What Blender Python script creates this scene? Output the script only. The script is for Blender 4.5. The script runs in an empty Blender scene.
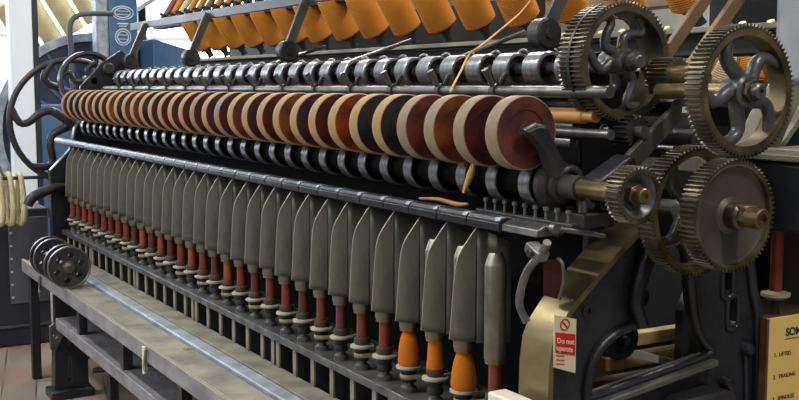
import bpy, bmesh, math, random
from mathutils import Vector, Matrix
random.seed(7)
PI = math.pi
sc = bpy.context.scene
COL = sc.collection

# ------------------------------------------------------------------ materials
def lin(c):
    return tuple(((v/255.)/12.92 if v/255. <= .04045 else ((v/255.+.055)/1.055)**2.4) for v in c)+(1,)

def mat(name, rgb, rough=.5, metal=0., rgb2=None, scale=12., detail=6., bump=0., bscale=60., spread=(.35, .65),
        coat=0., stretch=None, rvar=0., spec=None):
    m = bpy.data.materials.new(name); m.use_nodes = True
    nt = m.node_tree; b = nt.nodes['Principled BSDF']
    b.inputs['Base Color'].default_value = lin(rgb)
    b.inputs['Roughness'].default_value = rough
    b.inputs['Metallic'].default_value = metal
    if coat:
        b.inputs['Coat Weight'].default_value = coat; b.inputs['Coat Roughness'].default_value = .15
    if spec is not None: b.inputs['Specular IOR Level'].default_value = spec
    tc = nt.nodes.new('ShaderNodeTexCoord')
    src = tc.outputs['Object']
    if stretch:
        mp = nt.nodes.new('ShaderNodeMapping'); mp.inputs['Scale'].default_value = stretch
        nt.links.new(src, mp.inputs['Vector']); src = mp.outputs['Vector']
    if rgb2 is not None or rvar:
        n = nt.nodes.new('ShaderNodeTexNoise'); n.inputs['Scale'].default_value = scale; n.inputs['Detail'].default_value = detail
        nt.links.new(src, n.inputs['Vector'])
        if rgb2 is not None:
            r = nt.nodes.new('ShaderNodeValToRGB')
            r.color_ramp.elements[0].position = spread[0]; r.color_ramp.elements[1].position = spread[1]
            r.color_ramp.elements[0].color = lin(rgb); r.color_ramp.elements[1].color = lin(rgb2)
            nt.links.new(n.outputs['Fac'], r.inputs['Fac']); nt.links.new(r.outputs['Color'], b.inputs['Base Color'])
        if rvar:
            mr = nt.nodes.new('ShaderNodeMapRange'); mr.inputs['To Min'].default_value = max(.05, rough-rvar); mr.inputs['To Max'].default_value = min(1, rough+rvar)
            nt.links.new(n.outputs['Fac'], mr.inputs['Value']); nt.links.new(mr.outputs['Result'], b.inputs['Roughness'])
    if bump:
        n2 = nt.nodes.new('ShaderNodeTexNoise'); n2.inputs['Scale'].default_value = bscale; n2.inputs['Detail'].default_value = 4
        nt.links.new(src, n2.inputs['Vector'])
        bp = nt.nodes.new('ShaderNodeBump'); bp.inputs['Strength'].default_value = bump; bp.inputs['Distance'].default_value = .004
        nt.links.new(n2.outputs['Fac'], bp.inputs['Height']); nt.links.new(bp.outputs['Normal'], b.inputs['Normal'])
    return m

def emis(name, rgb, s):
    m = bpy.data.materials.new(name); m.use_nodes = True
    b = m.node_tree.nodes['Principled BSDF']
    b.inputs['Base Color'].default_value = lin(rgb); b.inputs['Emission Color'].default_value = lin(rgb); b.inputs['Emission Strength'].default_value = s
    return m

def yarn_mat(name, rgb, rgb2, freq=160.):
    """wound yarn: fine rings across the local z axis"""
    m = mat(name, rgb, .85, 0, rgb2, 7., spread=(.3, .7), spec=.25)
    nt = m.node_tree; b = nt.nodes['Principled BSDF']
    tc = nt.nodes.new('ShaderNodeTexCoord')
    w = nt.nodes.new('ShaderNodeTexWave'); w.wave_type = 'BANDS'; w.bands_direction = 'Z'
    w.inputs['Scale'].default_value = freq/6.28; w.inputs['Distortion'].default_value = 1.5; w.inputs['Detail Scale'].default_value = 3
    nt.links.new(tc.outputs['Object'], w.inputs['Vector'])
    bp = nt.nodes.new('ShaderNodeBump'); bp.inputs['Strength'].default_value = .6; bp.inputs['Distance'].default_value = .003
    nt.links.new(w.outputs['Fac'], bp.inputs['Height']); nt.links.new(bp.outputs['Normal'], b.inputs['Normal'])
    return m

M = {}
M['black_iron'] = mat('black_iron', (27, 29, 34), .32, .0, (40, 42, 48), 9, bump=.25, bscale=90, rvar=.12)
M['dark_iron'] = mat('dark_iron', (46, 46, 50), .42, .35, (66, 64, 64), 14, bump=.2, rvar=.12)
M['dull_black'] = mat('dull_black', (22, 22, 25), .6, 0, (32, 31, 33), 8)
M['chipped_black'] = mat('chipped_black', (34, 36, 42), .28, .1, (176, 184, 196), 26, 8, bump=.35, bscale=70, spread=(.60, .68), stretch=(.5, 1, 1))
M['bright_edge'] = mat('bright_edge', (44, 48, 56), .35, .1, (190, 202, 214), 22, 8, bump=.4, bscale=60, spread=(.47, .53), stretch=(.6, 1, 1))  # chipped bare metal plus the rail's top highlight, put into the colour
M['void'] = mat('void', (11, 11, 13), .8, 0, spec=.1)  # near-black, stands in for darkness inside the machine
M['steel'] = mat('steel', (176, 178, 182), .3, .9, (132, 134, 140), 30, bump=.05, rvar=.1, stretch=(3, .6, .6))
M['grey_steel'] = mat('grey_steel', (136, 136, 134), .38, .8, (98, 98, 98), 20, rvar=.1, bump=.1)
M['hood'] = mat('hood', (120, 119, 108), .36, .65, (66, 67, 65), 12, 5, bump=.06, bscale=40, rvar=.1, stretch=(1, 1, .45))
M['hood_shaded'] = mat('hood_shaded', (98, 98, 89), .46, .35, (70, 70, 65), 12, rvar=.1)  # wing of the hood sheet, shade from the next hood put into its colour
M['sheet_edge'] = mat('sheet_edge', (214, 210, 194), .35, .6)  # light caught by hood edges put into the colour; also bench edge strip
M['cap'] = mat('cap', (150, 146, 134), .4, .85, (116, 113, 104), 22, rvar=.08)
M['brass'] = mat('brass', (164, 144, 102), .34, .85, (112, 98, 68), 24, rvar=.1)
M['gear_bronze'] = mat('gear_bronze', (126, 118, 100), .36, .8, (74, 70, 62), 22, bump=.1, rvar=.1)
M['gear_rim'] = mat('gear_rim', (162, 145, 108), .32, .8, (94, 86, 68), 18, rvar=.1, bump=.08)
M['gear_dark'] = mat('gear_dark', (132, 120, 94), .34, .75, (78, 73, 64), 12, rvar=.1)
M['gear_paint'] = mat('gear_paint', (78, 80, 85), .32, .35, (98, 98, 99), 14, bump=.15, rvar=.1)
M['gear_disc'] = mat('gear_disc', (112, 104, 94), .42, .6, (84, 80, 75), 9, rvar=.1)
M['flange_brass'] = mat('flange_brass', (150, 138, 102), .38, .75, (112, 102, 72), 10, 6, bump=.08, rvar=.1, stretch=(.6, 2, 1))
M['leather'] = mat('leather', (174, 142, 96), .6, 0, (138, 108, 70), 18, bump=.2, rvar=.1)
M['leather_pale'] = mat('leather_pale', (146, 130, 108), .55, 0, (116, 98, 76), 18, bump=.2)
cores = {'red-brown': ((108, 54, 40), (62, 42, 42)), 'dark crimson': ((82, 30, 28), (46, 26, 26)), 'amber-brown': ((134, 74, 32), (70, 42, 28)),
         'nearly black': ((36, 34, 38), (58, 48, 46)), 'bright rust-orange': ((152, 62, 22), (92, 38, 22)), 'plum-brown': ((74, 38, 42), (46, 30, 36))}
for k, (a, b) in cores.items(): M['core_'+k] = mat('core_'+k.replace(' ', '_').replace('-', '_'), a, .38, 0, b, 26, 7, bump=.3, bscale=50, coat=.3)
M['wood_red'] = mat('wood_red', (142, 62, 36), .42, 0, (104, 46, 30), 30, stretch=(1, 1, .2), coat=.15)
M['wood_plum'] = mat('wood_plum', (106, 50, 40), .42, 0, (78, 38, 34), 30, stretch=(1, 1, .2), coat=.15)
M['wood_orange'] = mat('wood_orange', (160, 84, 36), .45, 0, (128, 60, 30), 30, stretch=(1, 1, .2), coat=.15)
M['tan_wood'] = mat('tan_wood', (196, 142, 74), .5, 0, (160, 110, 58), 20, stretch=(.3, 2, 2))
M['orange_yarn'] = yarn_mat('orange_yarn', (222, 130, 26), (196, 104, 18), 900)
M['amber_yarn'] = yarn_mat('amber_yarn', (216, 144, 54), (188, 112, 32), 380)
M['cream_yarn'] = yarn_mat('cream_yarn', (230, 218, 176), (206, 188, 138), 380)
M['brown_yarn'] = yarn_mat('brown_yarn', (150, 112, 84), (112, 80, 60), 380)
M['gold_thread'] = mat('gold_thread', (206, 160, 74), .7)
M['tape'] = mat('tape', (186, 178, 146), .8, 0, (140, 132, 108), 20)
M['bench_top'] = mat('bench_top', (158, 155, 140), .62, .0, (118, 117, 110), 9, 8, bump=.15, rvar=.15)
M['bench_edge'] = mat('bench_edge', (116, 114, 118), .5, .2, (150, 150, 156), 20, 8, bump=.3, stretch=(.5, 1, 1))
M['strip_blue'] = mat('strip_blue', (176, 186, 196), .45, .15, (132, 140, 150), 16, 7)
M['ledge'] = mat('ledge', (150, 146, 130), .6, 0, (112, 110, 102), 14)
M['slat'] = mat('slat', (150, 144, 124), .55, .2, (108, 104, 92), 16)
M['rail_top'] = mat('rail_top', (112, 112, 112), .42, .4, (78, 78, 80), 12, 8)
M['white_paint'] = mat('white_paint', (226, 222, 206), .5, 0, (200, 192, 170), 10)
M['collar'] = mat('collar', (74, 56, 48), .5, 0, (58, 50, 46), 20)
M['disc'] = mat('disc', (190, 184, 164), .5, .2, (140, 130, 112), 24)
M['red_plate'] = mat('red_plate', (58, 17, 14), .8, 0, (46, 16, 14), 14, spec=.15)
M['floor'] = None
M['navy'] = mat('navy', (38, 40, 52), .5, 0, (48, 50, 62), 5, rvar=.1)
M['navy_grey'] = mat('navy_grey', (84, 86, 94), .55, 0, (70, 72, 82), 6)
M['machine_blue'] = mat('machine_blue', (58, 92, 128), .45, .1, (84, 116, 148), 3, rvar=.1)
M['machine_blue_dark'] = mat('machine_blue_dark', (70, 72, 92), .5, .1, (52, 60, 82), 3)
M['col_white'] = mat('col_white', (228, 238, 248), .55)
M['hank'] = mat('hank', (214, 204, 168), .8, 0, (176, 162, 122), 40, stretch=(4, 4, .6))
M['wall'] = mat('wall', (176, 170, 152), .8, 0, (150, 144, 128), 2)
M['ceil'] = mat('ceil', (226, 226, 222), .8)
M['grey_green'] = mat('grey_green', (150, 150, 130), .5, .3, (118, 116, 100), 8)
M['pale_grey'] = mat('pale_grey', (178, 182, 186), .5, .1, (150, 154, 158), 5)
M['stay_grey'] = mat('stay_grey', (104, 104, 98), .45, .3, (82, 82, 78), 8)
M['rust'] = mat('rust', (150, 124, 90), .6, .3, (116, 98, 74), 12)
M['straw_wood'] = mat('straw_wood', (186, 156, 98), .6, 0, (150, 120, 70), 12, stretch=(.4, 2, 2))
M['brown_wood'] = mat('brown_wood', (104, 74, 46), .55, 0, (78, 54, 36), 12, stretch=(.4, 2, 2))
M['sign_white'] = mat('sign_white', (212, 206, 176), .45)
M['sign_red'] = mat('sign_red', (196, 30, 30), .45)
M['sign_yellow'] = mat('sign_yellow', (226, 196, 110), .5)
M['ink'] = mat('ink', (42, 38, 34), .6)
M['lamp'] = emis('lamp', (255, 246, 230), 6.)
M['pane'] = emis('pane', (222, 236, 255), 5.)
M['emblem'] = mat('emblem', (206, 220, 236), .5)

def floor_mat():
    m = mat('floor_planks', (150, 132, 108), .5, 0)
    nt = m.node_tree; b = nt.nodes['Principled BSDF']
    tc = nt.nodes.new('ShaderNodeTexCoord'); mp = nt.nodes.new('ShaderNodeMapping'); mp.inputs['Rotation'].default_value = (0, 0, math.radians(12))
    nt.links.new(tc.outputs['Object'], mp.inputs['Vector'])
    br = nt.nodes.new('ShaderNodeTexBrick')
    br.inputs['Scale'].default_value = 1; br.inputs['Brick Width'].default_value = 1.9; br.inputs['Row Height'].default_value = .13
    br.inputs['Mortar Size'].default_value = .003; br.inputs['Color1'].default_value = lin((152, 147, 138)); br.inputs['Color2'].default_value = lin((124, 117, 108)); br.inputs['Mortar'].default_value = lin((72, 58, 46))
    nt.links.new(mp.outputs['Vector'], br.inputs['Vector'])
    n = nt.nodes.new('ShaderNodeTexNoise'); n.inputs['Scale'].default_value = 3.2; n.inputs['Detail'].default_value = 5
    nt.links.new(mp.outputs['Vector'], n.inputs['Vector'])
    r = nt.nodes.new('ShaderNodeValToRGB'); r.color_ramp.elements[0].position = .42; r.color_ramp.elements[1].position = .66
    r.color_ramp.elements[0].color = (0, 0, 0, 1); r.color_ramp.elements[1].color = (1, 1, 1, 1)
    nt.links.new(n.outputs['Fac'], r.inputs['Fac'])
    mx = nt.nodes.new('ShaderNodeMix'); mx.data_type = 'RGBA'
    nt.links.new(r.outputs['Color'], mx.inputs['Factor']); nt.links.new(br.outputs['Color'], mx.inputs['A']); mx.inputs['B'].default_value = lin((138, 116, 98))
    nt.links.new(mx.outputs['Result'], b.inputs['Base Color'])
    return m
M['floor'] = floor_mat()

# ------------------------------------------------------------------ mesh building
AX = {'X': Matrix(((0, 0, 1), (1, 0, 0), (0, 1, 0))), 'Y': Matrix(((1, 0, 0), (0, 0, 1), (0, -1, 0))), 'Z': Matrix.Identity(3)}
class MB:
    def __init__(s): s.bm = bmesh.new()
    def face(s, vs, mi=0):
        try: f = s.bm.faces.new(vs); f.material_index = mi; return f
        except ValueError: return None
    def box(s, x0, x1, y0, y1, z0, z1, mi=0, M4=None):
        co = [(x, y, z) for x in (x0, x1) for y in (y0, y1) for z in (z0, z1)]
        v = [s.bm.verts.new((M4 @ Vector(c)) if M4 else c) for c in co]
        for q in ((0, 1, 3, 2), (4, 6, 7, 5), (0, 4, 5, 1), (2, 3, 7, 6), (0, 2, 6, 4), (1, 5, 7, 3)):
            s.face([v[i] for i in q], mi)
        return s
    def bar(s, a, b, w, t, up=(0, 0, 1), mi=0):
        """rectangular bar from a to b, width w across, thickness t along up"""
        a, b = Vector(a), Vector(b); d = (b-a); L = d.length; d.normalize(); u = Vector(up); side = d.cross(u).normalized(); u = side.cross(d).normalized()
        Mx = Matrix((d, side, u)).transposed().to_4x4(); Mx.translation = a
        return s.box(0, L, -w/2, w/2, -t/2, t/2, mi, Mx)
    def lathe(s, prof, axis='Z', c=(0, 0, 0), seg=24, mis=None, mi=0, R=None):
        """prof: (along, radius) list"""
        A = AX[axis] if R is None else R; c = Vector(c); rings = []
        for a, r in prof:
            if r < 1e-6: rings.append([s.bm.verts.new(c + A @ Vector((0, 0, a)))])
            else: rings.append([s.bm.verts.new(c + A @ Vector((r*math.cos(2*PI*k/seg), r*math.sin(2*PI*k/seg), a))) for k in range(seg)])
        for i in range(len(rings)-1):
            p, q = rings[i], rings[i+1]; m = mis[i] if mis else mi
            for k in range(seg):
                k2 = (k+1) % seg
                if len(p) == 1 and len(q) == 1: break
                if len(p) == 1: s.face([p[0], q[k2], q[k]], m)
                elif len(q) == 1: s.face([p[k], p[k2], q[0]], m)
                else: s.face([p[k], p[k2], q[k2], q[k]], m)
        return s
    def cyl(s, r, a0, a1, axis='Z', c=(0, 0, 0), seg=20, mi=0, R=None, bev=0):
        b = bev
        prof = [(a0, 0), (a0, r-b), (a0+b, r), (a1-b, r), (a1, r-b), (a1, 0)] if b else [(a0, 0), (a0, r), (a1, r), (a1, 0)]
        return s.lathe(prof, axis, c, seg, mi=mi, R=R)
    def rod(s, a, b, r, seg=10, mi=0, r2=None):
        a, b = Vector(a), Vector(b); d = b-a; R = d.to_track_quat('Z', 'Y').to_matrix()
        return s.lathe([(0, 0), (0, r), (d.length, r if r2 is None else r2), (d.length, 0)], c=a, seg=seg, mi=mi, R=R)
    def tube(s, pts, r, seg=10, mi=0, smooth=4, closed=False, flat=1.):
        P = [Vector(p) for p in pts]
        rad = r if isinstance(r, (list, tuple)) else [r]*len(P)
        if smooth:
            Q, RR = [], []; n = len(P)
            for i in range(n if closed else n-1):
                p0 = P[(i-1) % n] if closed or i else P[0]; p1 = P[i]; p2 = P[(i+1) % n]; p3 = P[(i+2) % n] if closed or i+2 < n else P[-1]
                for k in range(smooth):
                    t = k/smooth
                    Q.append(.5*((2*p1)+(p2-p0)*t+(2*p0-5*p1+4*p2-p3)*t*t+(3*p1-p0-3*p2+p3)*t**3)); RR.append(rad[i]*(1-t)+rad[(i+1) % n]*t)
            if not closed: Q.append(P[-1]); RR.append(rad[-1])
            P, rad = Q, RR
        n = len(P); rings = []; prev = None
        for i in range(n):
            if closed: t = P[(i+1) % n]-P[(i-1) % n]
            else: t = P[min(i+1, n-1)]-P[max(i-1, 0)]
            t.normalize()
            if prev is None: prev = t.orthogonal().normalized()
            prev = (prev - t*prev.dot(t)).normalized(); bn = t.cross(prev)
            rings.append([s.bm.verts.new(P[i]+rad[i]*(math.cos(2*PI*k/seg)*prev*flat+math.sin(2*PI*k/seg)*bn)) for k in range(seg)])
        for i in range(n if closed else n-1):
            p, q = rings[i], rings[(i+1) % n]
            for k in range(seg): s.face([p[k], p[(k+1) % seg], q[(k+1) % seg], q[k]], mi)
        if not closed: s.face(rings[0][::-1], mi); s.face(rings[-1], mi)
        return s
    def prism(s, outer, axis, a0, a1, holes=(), mi=0):
        """outline in the plane across the axis: X -> (y,z), Y -> (x,z), Z -> (x,y)"""
        def P(p, a): return {'X': (a, p[0], p[1]), 'Y': (p[0], a, p[1]), 'Z': (p[0], p[1], a)}[axis]
        caps = []
        for a in (a0, a1):
            edges, loops = [], []
            for lp in [outer]+list(holes):
                vs = [s.bm.verts.new(P(p, a)) for p in lp]; loops.append(vs)
                edges += [s.bm.edges.new((vs[i], vs[(i+1) % len(vs)])) for i in range(len(vs))]
            r = bmesh.ops.triangle_fill(s.bm, edges=edges, use_beauty=True)
            for g in r['geom']:
                if isinstance(g, bmesh.types.BMFace): g.material_index = mi
            caps.append(loops)
        for l0, l1 in zip(*caps):
            for i in range(len(l0)):
                j = (i+1) % len(l0); s.face([l0[i], l0[j], l1[j], l1[i]], mi)
        return s
    def strip(s, prof, x0, x1, th, mi=0):
        """a sheet following prof (y,z) between x0 and x1, thickness th inward (to +y side)"""
        n = len(prof); nor = []
        for i in range(n):
            a = Vector(prof[max(i-1, 0)]); b = Vector(prof[min(i+1, n-1)]); d = (b-a).normalized(); nor.append(Vector((d.y, -d.x)))
        A = [[s.bm.verts.new((x, p[0]+nn.x*o, p[1]+nn.y*o)) for (x, o) in ((x0, 0), (x1, 0), (x1, th), (x0, th))] for p, nn in zip(prof, nor)]
        for i in range(n-1):
            for k in range(4): s.face([A[i][k], A[i][(k+1) % 4], A[i+1][(k+1) % 4], A[i+1][k]], mi)
        s.face(A[0], mi); s.face(A[-1][::-1], mi)
        return s
    def gear_ring(s, r, rin, n, x0, x1, c=(0, 0), tooth=None, mi=0, mi_in=0, groove=False):
        td = tooth or 2.1*2*r/n; ro, rr = r, r-td; pit = 2*PI/n
        prof = []
        for i in range(n):
            a = i*pit
            for f, rad in ((-.40, rr), (-.22, rr+.3*td), (-.12, ro), (.12, ro), (.22, rr+.3*td), (.40, rr)): prof.append((a+f*pit, rad))
        lay = []
        for x in (x0, x1):
            o = [s.bm.verts.new((x, c[0]+rad*math.cos(a), c[1]+rad*math.sin(a))) for a, rad in prof]
            q = [s.bm.verts.new((x, c[0]+(rr-.0035)*math.cos(a), c[1]+(rr-.0035)*math.sin(a))) for a, rad in prof]
            q2 = [s.bm.verts.new((x, c[0]+rin*math.cos(a), c[1]+rin*math.sin(a))) for a, rad in prof]
            lay.append((o, q, q2))
        (o0, q0, i0), (o1, q1, i1) = lay; N = len(prof)
        for k in range(N):
            j = (k+1) % N
            s.face([o0[k], o0[j], o1[j], o1[k]], mi)
            for O, Q, I in ((o0, q0, i0), (o1, q1, i1)):
                s.face([O[k], O[j], Q[j], Q[k]], mi); s.face([Q[k], Q[j], I[j], I[k]], mi_in)
            s.face([i0[k], i0[j], i1[j], i1[k]], mi_in)
        return s
    def build(s, name, mats, parent=None, loc=None, smooth=32, bevel=0, solid=0):
        bmesh.ops.recalc_face_normals(s.bm, faces=s.bm.faces[:])
        me = bpy.data.meshes.new(name); s.bm.to_mesh(me); s.bm.free()
        if not isinstance(mats, (list, tuple)): mats = [mats]
        for m in mats: me.materials.append(m)
        if smooth:
            me.shade_smooth(); me.set_sharp_from_angle(angle=math.radians(smooth))
        o = bpy.data.objects.new(name, me); COL.objects.link(o)
        if parent: o.parent = parent
        if loc: o.location = loc
        if solid:
            md = o.modifiers.new('thick', 'SOLIDIFY'); md.thickness = solid; md.offset = 0
            if len(mats) > 1: md.material_offset_rim = 1
        if bevel:
            md = o.modifiers.new('bev', 'BEVEL'); md.width = bevel; md.segments = 2; md.limit_method = 'ANGLE'
        return o

def tag(o, label=None, cat=None, group=None, kind=None):
    if label: o['label'] = label
    if cat: o['category'] = cat
    if group: o['group'] = group
    if kind: o['kind'] = kind
    return o
def thing(name, label, cat, loc=(0, 0, 0), group=None, rot=None):
    o = bpy.data.objects.new(name, None); COL.objects.link(o); o.location = loc; o.empty_display_size = .02
    if rot: o.rotation_euler = rot
    return tag(o, label, cat, group)
def dup(root, loc, label=None):
    r = root.copy(); COL.objects.link(r); r.location = loc
    if label: r['label'] = label
    for ch in list(root.children):
        c = ch.copy(); COL.objects.link(c); c.parent = r
        for g in list(ch.children):
            d = g.copy(); COL.objects.link(d); d.parent = c
    return r
ORD = ['', 'first', 'second', 'third', 'fourth', 'fifth', 'sixth', 'seventh', 'eighth', 'ninth', 'tenth', 'eleventh', 'twelfth', 'thirteenth', 'fourteenth',
       'fifteenth', 'sixteenth', 'seventeenth', 'eighteenth', 'nineteenth', 'twentieth', 'twenty-first', 'twenty-second', 'twenty-third', 'twenty-fourth',
       'twenty-fifth', 'twenty-sixth', 'twenty-seventh', 'twenty-eighth', 'twenty-ninth', 'thirtieth', 'thirty-first', 'thirty-second']
def struct(o): o['kind'] = 'structure'; return o
def text_mesh(body, size, name, m, parent, Mx, spacing=1.0, bold=0.0, shear=1.0):
    cu = bpy.data.curves.new(name, 'FONT'); cu.body = body; cu.size = size; cu.extrude = .0004; cu.align_x = 'LEFT'; cu.offset = bold; cu.space_character = spacing
    t = bpy.data.objects.new(name+'_curve', cu); COL.objects.link(t)
    dg = bpy.context.evaluated_depsgraph_get(); me = bpy.data.meshes.new_from_object(t.evaluated_get(dg))
    bpy.data.objects.remove(t); me.transform(Mx); me.materials.clear(); me.materials.append(m)
    o = bpy.data.objects.new(name, me); COL.objects.link(o); o.parent = parent
    return o
# text lying in the yz plane, read from +X: local x -> +Y, local y -> +Z
def yz_text(x, y, z): 
    m = Matrix(((0, 0, 1, x), (1, 0, 0, y), (0, 1, 0, z), (0, 0, 0, 1))); return m

P = .1      # pitch of the spindles along the frame
N = 32

# ------------------------------------------------------------------ the room
struct(MB().box(-9, 4, -4, 7, -.1, 0).build('floor', M['floor'], smooth=0))
struct(MB().box(-9, 4, 7, 7.15, 0, 3.6).build('wall_back', M['wall'], smooth=0))
wl = [(-4, 0), (7, 0), (7, 3.6), (-4, 3.6)]
WIN = [(-2.6, -.9, 1.0, 3.0), (-.2, 1.7, 1.0, 3.0), (1.85, 4.3, 1.0, 3.0)]
struct(MB().prism(wl, 'X', -9.15, -9, holes=[[(a, c), (b, c), (b, d), (a, d)] for a, b, c, d in WIN]).build('wall_left', M['wall'], smooth=0))
struct(MB().box(-9.15, 4, -4, 7.15, 3.6, 3.7).build('ceiling', M['ceil'], smooth=0))
for i, (a, b, c, d) in enumerate(WIN):
    w = MB()
    for k in range(4):
        y = a+(b-a)*k/3; w.box(-9.08, -9.03, y-.02, y+.02, c, d)
    for k in range(4):
        z = c+(d-c)*k/3; w.box(-9.08, -9.03, a, b, z-.02, z+.02)
    wo = struct(w.build('window_%d' % (i+1), M['col_white'], smooth=0))
    MB().box(-9.1, -9.09, a, b, c, d).build('pane', M['pane'], wo, smooth=0)
# ------------------------------------------------------------------ end frame
FX0, FX1 = .07, .15
front = [(.03, .0), (.03, .45), (.024, .60), (.024, .692), (.025, .739), (.031, .78), (.041, .804), (.073, .842), (.117, .88), (.172, .926), (.222, .962)]
ef = thing('machine_end', 'black cast iron end frame with wide brass-coloured curved front edge under the gears', 'machine frame', (0, 0, 0))
MB().strip(front, FX0, FX1, .010).build('curved_flange', M['flange_brass'], ef, smooth=40)
opening = [(.118, .682), (.122, .712), (.130, .738), (.150, .762), (.187, .782), (.228, .793), (.232, .836), (.248, .885), (.268, .918), (.292, .935), (.322, .93), (.345, .905),
           (.352, .86), (.358, .82), (.370, .77), (.39, .738), (.408, .724), (.402, .714), (.37, .707), (.25, .690), (.13, .673)]
low = [(.1, .08), (.1, .50), (.14, .56), (.40, .56), (.45, .50), (.45, .08)]
outer = [(y+.008, z) for y, z in front] + [(.245, 1.0), (.262, 1.03), (.295, 1.03), (.33, 1.01), (.40, .985), (.455, .95), (.498, .88), (.512, .82), (.527, .77), (.53, .70), (.545, .4), (.56, 0)]
slot = lambda y, z: [(y-.009, z-.018), (y-.005, z-.025), (y+.005, z-.025), (y+.009, z-.018), (y+.009, z+.018), (y+.005, z+.025), (y-.005, z+.025), (y-.009, z+.018)]
MB().prism(outer, 'X', .112, .132, holes=[opening, low, slot(.448, .845), slot(.463, .785)]).build('web_plate', M['black_iron'], ef, smooth=25)
rb = MB(); rb.tube([(.135, y, z) for y, z in opening], .009, 8, closed=True, smooth=3); rb.build('opening_rib', M['black_iron'], ef, smooth=60)
for y, z in ((.448, .845), (.463, .785)): MB().tube([(.133, a+(a-y)*.5, b+(b-z)*.25) for a, b in slot(y, z)], .005, 8, closed=True, smooth=2).build('slot_rim', M['black_iron'], ef, smooth=60)
rb = MB(); rb.tube([(.135, y, z) for y, z in outer[11:]], .010, 8, smooth=3); rb.build('post_rib', M['black_iron'], ef, smooth=60)
rb = MB(); rb.bar((.128, .125, .664), (.128, .405, .703), .062, .012); rb.build('cross_ledge', M['stay_grey'], ef, bevel=.003)
MB().tube([(.14, .255, .94), (.145, .225, .88), (.145, .215, .83), (.143, .232, .79)], .012, 8).build('arm_rib', M['black_iron'], ef, smooth=60)
cv = [(.275, .30), (.275, .62), (.285, .645), (.31, .655), (.40, .66), (.425, .65), (.43, .62), (.43, .30)]
MB().prism(cv, 'X', .133, .185).build('cover_plate', M['dark_iron'], ef, bevel=.006)
for y, z in ((.118, .824),): MB().lathe([(0, .011), (.004, .011), (.004, .006), (-.004, .005), (-.004, 0)], 'X', (.132, y, z), 14).build('bolt_hole', M['dark_iron'], ef)
MB().lathe([(0, .014), (.012, .013), (.018, .009), (.02, 0)], 'X', (.131, .499, .713), 16).build('bolt', M['black_iron'], ef)
MB().lathe([(0, .014), (.012, .013), (.018, .009), (.02, 0)], 'X', (.131, .449, .655), 16).build('bolt', M['black_iron'], ef)
MB().tube([(.134, .499, .70), (.134, .505, .6), (.134, .51, .4)], .006, 8).build('vertical_bead', M['black_iron'], ef, smooth=60)
# rear half of the frame (far side of the machine)
rear = [(.62, .82), (.70, .90), (.80, 1.02), (.92, 1.14), (1.04, 1.24)]
MB().strip([(y, z+.05) for y, z in rear][::-1], -.13, -.05, .012).build('rear_flange', M['grey_green'], ef, smooth=40)
rearp = [(.55, 0), (.55, .74), (.60, .84), (.70, .94), (.80, 1.06), (.92, 1.18), (1.04, 1.28), (1.08, 1.2), (1.0, 1.0), (.95, .6), (.95, 0)]
MB().prism(rearp, 'X', -.10, -.08).build('rear_web', M['black_iron'], ef, smooth=20)
MB().box(-.09, .112, .535, .56, .2, .35).build('tie_bar', M['black_iron'], ef)
# ------------------------------------------------------------------ gears
def s_arm(mb, c, r0, r1, ang, x, bend, w, mi=0, flat=1.):
    pts = []; rad = []
    for k in range(7):
        t = k/6; r = r0+(r1-r0)*t; a = ang+bend*math.sin(t*2*PI)*(1 if bend else 0)
        pts.append((x, c[0]+r*math.cos(a), c[1]+r*math.sin(a))); rad.append(w*(1.25-.35*t if t < .8 else .97+.5*(t-.8)))
    mb.tube(pts, rad, 10, mi, smooth=3, flat=flat)
def c_arm(mb, c, r0, r1, ang, x, bend, w):
    pts = []; rad = []
    for k in range(6):
        t = k/5; r = r0+(r1-r0)*t; a = ang+bend*math.sin(t*PI)
        pts.append((x, c[0]+r*math.cos(a), c[1]+r*math.sin(a))); rad.append(w*(1.2-.3*t))
    mb.tube(pts, rad, 10, 0, smooth=3)
def hexnut(mb, x0, x1, c, r, mi=0):
    pts = [(c[0]+r*math.cos(k*PI/3+.3), c[1]+r*math.sin(k*PI/3+.3)) for k in range(6)]
    mb.prism(pts, 'X', x0, x1, mi=mi)

# double-faced gear on the upper roller shaft
g = thing('spur_gear', 'large toothed gear with six thin wavy spokes, upper left of the gear train', 'gear', (.067, .253, 1.242))
MB().gear_ring(.1065, .088, 80, -.062, 0, mi=0, mi_in=1).build('toothed_rim', [M['gear_bronze'], M['gear_dark']], g, smooth=28)
MB().lathe([(-.034, .1072), (-.028, .1072), (-.028, .1), (-.034, .1)], 'X', seg=64).build('groove_band', M['dark_iron'], g)
MB().lathe([(-.06, 0), (-.06, .018), (-.05, .024), (-.005, .024), (.004, .02), (.004, .0)], 'X', seg=24).build('hub', M['gear_paint'], g)
for k in range(6):
    mb = MB(); s_arm(mb, (0, 0), .02, .093, math.radians(62+60*k), -.022, .30, .0080); mb.build('spoke', M['gear_paint'], g, smooth=70)
mb = MB(); mb.cyl(.0115, 0, .036, 'X', seg=20, bev=.002); mb.build('shaft_end', M['grey_steel'], g)
MB().lathe([(0, 0), (0, .016), (.012, .016), (.016, .012), (.016, 0)], 'X', (.004, 0, 0), 20).build('collar', M['dark_iron'], g)
mb = MB(); mb.rod((-.01, -.005, .02), (-.008, -.006, .034), .005); mb.build('set_screw', M['brass'], g)

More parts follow.
